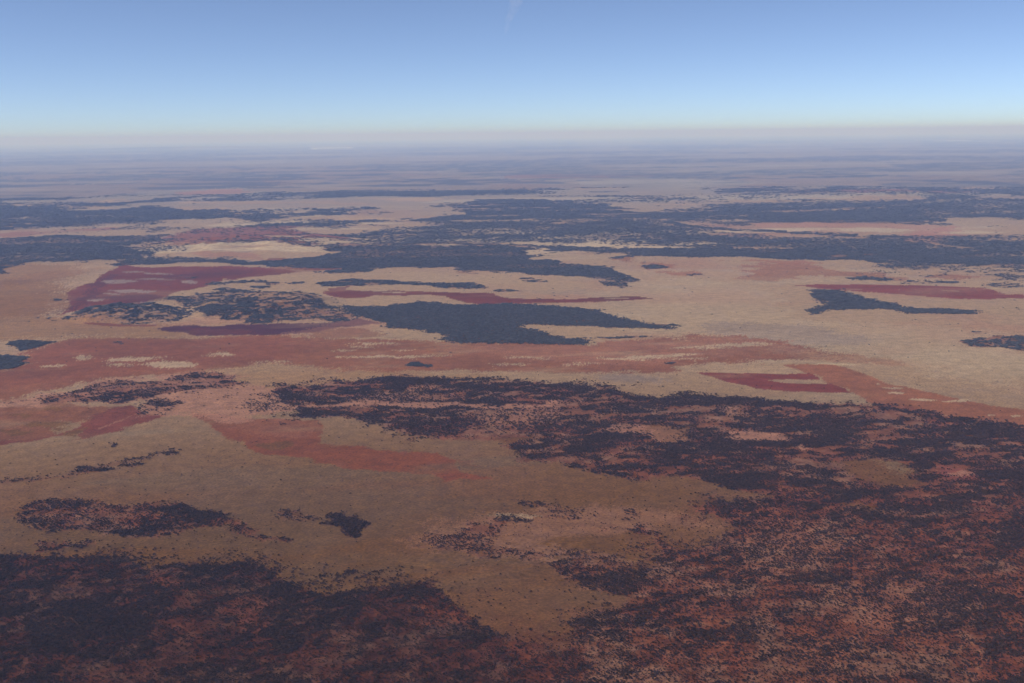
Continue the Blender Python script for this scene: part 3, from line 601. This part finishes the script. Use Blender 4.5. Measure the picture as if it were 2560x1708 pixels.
def make_tree(seed, h, spread, lobes):
    """unit crown about 1 wide: returns trunk mesh, crown mesh"""
    rn = random.Random(seed)
    tv, tf, cv, cf = [], [], [], []
    fork = Vector((rn.uniform(-.03, .03), rn.uniform(-.03, .03), h*.30))
    tube(tv, tf, (0, 0, -.04), fork, .042, .03, 6)
    for k in range(lobes):
        a = 2*math.pi*k/lobes+rn.uniform(-.4, .4); rr = spread*rn.uniform(.16, .34)*(0 if k == 0 and lobes > 4 else 1)
        c = Vector((math.cos(a)*rr, math.sin(a)*rr, h*rn.uniform(.58, .80)))
        tube(tv, tf, fork, c, .024, .008, 5)
        R = rn.uniform(.17, .27)
        for _ in range(34):                                   # leaf clumps through the lobe, thin towards its rim
            d = Vector((rn.gauss(0, 1), rn.gauss(0, 1), rn.gauss(0, .8))).normalized()*R*rn.uniform(.35, 1.08)
            d.z *= .72
            s = rn.uniform(.05, .10)
            n = Vector((rn.gauss(0, 1), rn.gauss(0, 1), rn.gauss(.7, 1))).normalized()
            u = n.orthogonal().normalized(); v = n.cross(u)
            t = rn.uniform(0, 6.28); u, v = u*math.cos(t)+v*math.sin(t), v*math.cos(t)-u*math.sin(t)
            i = len(cv); b = c+d
            cv += [b-u*s-v*s*.6, b+u*s*.9-v*s*.7, b+u*s+v*s*.7, b-u*s*.7+v*s*.8]
            cf.append((i, i+1, i+2, i+3))
    return mesh_from('trunk', tv, tf, BARK, True), mesh_from('crown', cv, cf, LEAF)

KINDS = [make_tree(11, .95, 1.0, 5), make_tree(12, .80, 1.15, 6), make_tree(13, 1.15, .8, 5), make_tree(14, .62, 1.2, 6)]
HAZY = make_tree(15, .70, 1.2, 6)
HAZY[1].materials.clear(); HAZY[1].materials.append(LEAF_HAZY)

def tree_thing(x, y, size, k, label, group, rz):
    o = bpy.data.objects.new('desert_tree', None); COL.objects.link(o)
    z = float(plain_z(np.array([x]), np.array([y]))[0]+hill_z(np.array([x]), np.array([y]))[0])
    o.location = (x, y, z-.05); o.scale = (size,)*3; o.rotation_euler = (0, 0, rz)
    o.empty_display_size = .2
    o['label'] = label; o['category'] = 'tree'; o['group'] = group
    for nm, me in zip(('trunk', 'crown'), (KINDS+[HAZY])[k]):
        c = bpy.data.objects.new(nm, me); COL.objects.link(c); c.parent = o
    return o

# ------------------------------------------------------------------ where plants stand
rng = np.random.default_rng(5)
PTS = []
CROWN = .0023
for r0, r1, cell in ((1550, 1950, 3.6), (1950, 2450, 3.7), (2450, 3200, 4.2), (3200, 4300, 5.4), (4300, 5800, 7.6), (5800, 8000, 13.0), (8000, 11500, 21.), (11500, 17000, 31.), (17000, 25000, 48.)):
    half = r1*math.tan(rad(42))
    xs = np.arange(-half, half, cell); ys = np.arange(r0*math.cos(rad(42)), r1, cell)
    X, Y = np.meshgrid(xs, ys)
    x = (X+rng.uniform(-.5, .5, X.shape)*cell).ravel(); y = (Y+rng.uniform(-.5, .5, Y.shape)*cell).ravel()
    d = np.hypot(x, y)
    k = (d >= r0) & (d < r1) & (np.abs(np.arctan2(x, y)) < rad(41.8))
    x, y, d = x[k], y[k], d[k]
    _, dn, ow = cover(x, y, 9)
    p = np.where(dn < .12, dn*.55*(1-.8*sstep(3800, 5200, d)), dn)
    k = rng.uniform(size=x.size) < p
    x, y, d, ow, dn = x[k], y[k], d[k], ow[k], dn[k]
    size = cell*1.16*np.exp(rng.normal(-.04, .27, x.size))*(.8+.35*dn)
    size = np.where(dn < .12, size*.75, size)
    PTS.append(np.stack([x, y, d, size, ow, dn], 1))
PTS = np.concatenate(PTS)

def sees(x, y):                       # photo pixel of a ground point
    z = plain_z(x, y)-CAM_H
    v = np.stack([x, y, z]); f = FWD@v
    return PHOTO_W/2+FOCAL*(RIGHT@v)/f, PHOTO_H/2-FOCAL*(UP@v)/f
px, py = sees(PTS[:, 0], PTS[:, 1])
PTS = PTS[(px > -900) & (px < PHOTO_W+900) & (py < PHOTO_H+330)]
px, py = sees(PTS[:, 0], PTS[:, 1])

# the nearest trees stand as things of their own
inside = (px > 10) & (px < PHOTO_W-10) & (py > 1240) & (py < PHOTO_H-6)
left, right = OWNERS.index('near_left'), OWNERS.index('near_right')
single = np.zeros(len(PTS), bool)
used = []
def pick(mask, count, label, group, scale=1.0, order=None):
    ids = np.nonzero(mask & ~single)[0]
    ids = ids[np.argsort(PTS[ids, 2] if order is None else order[ids])][:count]
    single[ids] = True
    for q in ids:
        tree_thing(PTS[q, 0], PTS[q, 1], PTS[q, 3]*scale*1.1, int(rng.integers(0, 4)), label, group, float(rng.uniform(0, 6.28)))
pick(inside & (PTS[:, 4] == left), 115, 'dark round desert tree in the dense scrub along the lower left edge', 'nearest trees of the lower left scrub')
pick(inside & (PTS[:, 4] == right), 115, 'dark bushy desert tree on red soil along the lower right edge', 'nearest trees of the lower right scrub')
plain = inside & (PTS[:, 5] < .12) & (PTS[:, 4] == 0)
pick(plain, 70, 'lone dark tree dotted on the open tan grass plain', 'lone trees on the tan plain', 1.5, order=PTS[:, 2]+rng.uniform(0, 900, len(PTS)))

# ------------------------------------------------------------------ woods and scrub nobody could count: one object per stand
protos = []
for me_t, me_c in KINDS:
    tr = [o for o in COL.objects if o.data == me_t][0]; cr = [o for o in COL.objects if o.data == me_c][0]
    protos.append((tr, cr))
def scatter_tree(protos, name):
    g = bpy.data.node_groups.new(name, 'GeometryNodeTree')
    g.interface.new_socket('Geometry', in_out='INPUT', socket_type='NodeSocketGeometry')
    g.interface.new_socket('Geometry', in_out='OUTPUT', socket_type='NodeSocketGeometry')
    N, L = g.nodes.new, g.links.new
    gi, go = N('NodeGroupInput'), N('NodeGroupOutput')
    jall = N('GeometryNodeJoinGeometry')
    for tr, cr in reversed(protos):
        j = N('GeometryNodeJoinGeometry')
        for o in (tr, cr):
            oi = N('GeometryNodeObjectInfo'); oi.inputs['Object'].default_value = o; oi.transform_space = 'ORIGINAL'
            L(oi.outputs['Geometry'], j.inputs[0])
        ti = N('GeometryNodeGeometryToInstance'); L(j.outputs[0], ti.inputs[0]); L(ti.outputs[0], jall.inputs[0])
    ip = N('GeometryNodeInstanceOnPoints'); ip.inputs['Pick Instance'].default_value = True
    L(gi.outputs[0], ip.inputs['Points']); L(jall.outputs[0], ip.inputs['Instance'])
    def named(nm, ty):
        a = N('GeometryNodeInputNamedAttribute'); a.data_type = ty; a.inputs['Name'].default_value = nm
        return a.outputs['Attribute']
    L(named('habit', 'INT'), ip.inputs['Instance Index'])
    eu = N('FunctionNodeEulerToRotation'); L(named('turn', 'FLOAT_VECTOR'), eu.inputs[0]); L(eu.outputs[0], ip.inputs['Rotation'])
    L(named('size', 'FLOAT_VECTOR'), ip.inputs['Scale'])
    L(ip.outputs[0], go.inputs[0])
    return g
q_ = np.nonzero((PTS[:, 4] == OWNERS.index('rightwood')) & (px < PHOTO_W-60))[0]
q_ = q_[np.argmin(PTS[q_, 2])]; single[q_] = True
tree_thing(PTS[q_, 0], PTS[q_, 1], PTS[q_, 3], 4, 'haze tinted grey tree at the near rim of the pointed dark wood at right', 'trees of the pointed wood', 1.0)
hazy_protos = [([o for o in COL.objects if o.data == HAZY[0]][0], [o for o in COL.objects if o.data == HAZY[1]][0])]
SCATTER_HAZY = scatter_tree(hazy_protos, 'hazy_trees_on_points')
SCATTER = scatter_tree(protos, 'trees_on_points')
def stand(name, label, mask, grey=False):  # grey: trees whose leaf colour has haze painted in
    q = PTS[mask & ~single]
    n = len(q)
    if n == 0: return
    me = bpy.data.meshes.new(name); me.vertices.add(n)
    z = plain_z(q[:, 0], q[:, 1])+hill_z(q[:, 0], q[:, 1])-.1
    me.vertices.foreach_set('co', np.stack([q[:, 0], q[:, 1], z], 1).astype(np.float32).ravel())
    flat = np.clip(7.0/q[:, 3], .3, 1.0)
    sz = np.stack([q[:, 3], q[:, 3], q[:, 3]*flat*rng.uniform(.8, 1.2, n)], 1)
    me.attributes.new('size', 'FLOAT_VECTOR', 'POINT').data.foreach_set('vector', sz.astype(np.float32).ravel())
    tn = np.zeros((n, 3), np.float32); tn[:, 2] = rng.uniform(0, 6.28, n)
    me.attributes.new('turn', 'FLOAT_VECTOR', 'POINT').data.foreach_set('vector', tn.ravel())
    me.attributes.new('habit', 'INT', 'POINT').data.foreach_set('value', (np.zeros(n) if grey else rng.integers(0, 4, n)).astype(np.int32))
    o = link(name, me, kind='stuff', label=label)
    md = o.modifiers.new('trees', 'NODES'); md.node_group = SCATTER_HAZY if grey else SCATTER
LABELS = {
    'near_left': ('dense_scrub', 'dense dark scrub covering the lower left corner'),
    'near_right': ('open_scrub', 'broken dark scrub on red soil filling the lower right'),
    'belt': ('woodland_belt', 'dark belt of woodland crossing the middle of the plain'),
    'dunewood': ('dune_scrub', 'strip of scrub on a sand ridge at left above the dense scrub'),
    'grove': ('grove', 'small very dark compact grove alone on the tan plain'),
    'ridge': ('ridge_scrub', 'patchy scrub on the low pinkish ridge at left'),
    'bigwood': ('dark_woodland', 'large dark blue green wood behind the red plain'),
    'rightwood': ('pointed_wood', 'dark pointed wood below the long red burn at right'),
    'hillwood': ('hill_scrub', 'dark scrub over the low hills at left'),
    'midwood': ('distant_woodland', 'long bands of dark woodland beyond the pale plain'),
    'mound': ('sparse_scrub', 'sparse grey scrub on the pale mound in the foreground')}
for i, ow in enumerate(OWNERS):
    m = PTS[:, 4] == i
    if ow == 'far_scrub':
        dd = PTS[:, 2]
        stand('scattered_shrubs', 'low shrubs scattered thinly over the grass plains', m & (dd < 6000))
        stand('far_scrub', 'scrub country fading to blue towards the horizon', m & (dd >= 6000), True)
    else:
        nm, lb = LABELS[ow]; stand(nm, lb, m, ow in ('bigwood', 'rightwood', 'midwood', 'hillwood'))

# ------------------------------------------------------------------ a wisp of cloud high above the haze
CL = bpy.data.materials.new('cloud'); CL.use_nodes = True
ct = CL.node_tree; ct.nodes.clear()
co_ = ct.nodes.new('ShaderNodeOutputMaterial'); cv_ = ct.nodes.new('ShaderNodeVolumePrincipled')
cv_.inputs['Color'].default_value = (.97, .97, 1, 1); cv_.inputs['Density'].default_value = 3.2e-4
ct.links.new(cv_.outputs[0], co_.inputs['Volume'])
def cloud():
    import bmesh
    bm = bmesh.new(); rn = random.Random(3)
    from mathutils import noise as mn
    for (px, py, w, h, tilt) in ((1287, 8, 30, 46, .25), (1277, 38, 22, 40, .3), (1268, 66, 13, 34, .2)):
        d = Vector(FWD+RIGHT*((px-PHOTO_W/2)/FOCAL)+UP*((PHOTO_H/2-py)/FOCAL)).normalized()
        c = Vector((0, 0, CAM_H))+d*40000; k = 40000/FOCAL
        b0 = len(bm.verts)
        r_ = bmesh.ops.create_icosphere(bm, subdivisions=4, radius=1)
        for v in r_['verts']:
            n_ = 1+.55*mn.noise(v.co*1.7+Vector((px, py, 0)))+.25*mn.noise(v.co*4.1)
            p = v.co*n_
            v.co = c+Vector((p.x*w*.5*k+p.z*h*.5*k*tilt, p.y*w*.5*k, p.z*h*.5*k))
    me = bpy.data.meshes.new('cloud'); bm.to_mesh(me); bm.free(); me.materials.append(CL)
    link('cloud', me, label='faint white wisp of cloud high in the blue sky', category='cloud')
cloud()

# ------------------------------------------------------------------ haze: one closed box of even air
def box_mesh(name, lo, hi, mat):
    v = [(x, y, z) for x in (lo[0], hi[0]) for y in (lo[1], hi[1]) for z in (lo[2], hi[2])]
    f = [(0, 1, 3, 2), (4, 6, 7, 5), (0, 4, 5, 1), (2, 3, 7, 6), (0, 2, 6, 4), (1, 5, 7, 3)]
    return mesh_from(name, v, f, mat)
HZ = bpy.data.materials.new('haze'); HZ.use_nodes = True
ht = HZ.node_tree; ht.nodes.clear()
ho = ht.nodes.new('ShaderNodeOutputMaterial'); hv = ht.nodes.new('ShaderNodeVolumePrincipled')
hv.inputs['Color'].default_value = (.40, .56, 1, 1); hv.inputs['Density'].default_value = 2.3e-5
hv.inputs['Absorption Color'].default_value = (.90, .93, 1, 1); hv.inputs['Anisotropy'].default_value = 0.0
ht.links.new(hv.outputs[0], ho.inputs['Volume'])
EXT = HORIZON*1.16
zlow = float(ground_z(np.array([HORIZON*1.14]), np.array([0.]))[0])-20
link('haze', box_mesh('haze', (-EXT, -EXT, zlow), (EXT, EXT, CAM_H+420), HZ), kind='stuff', label='thin blue haze over the whole plain')
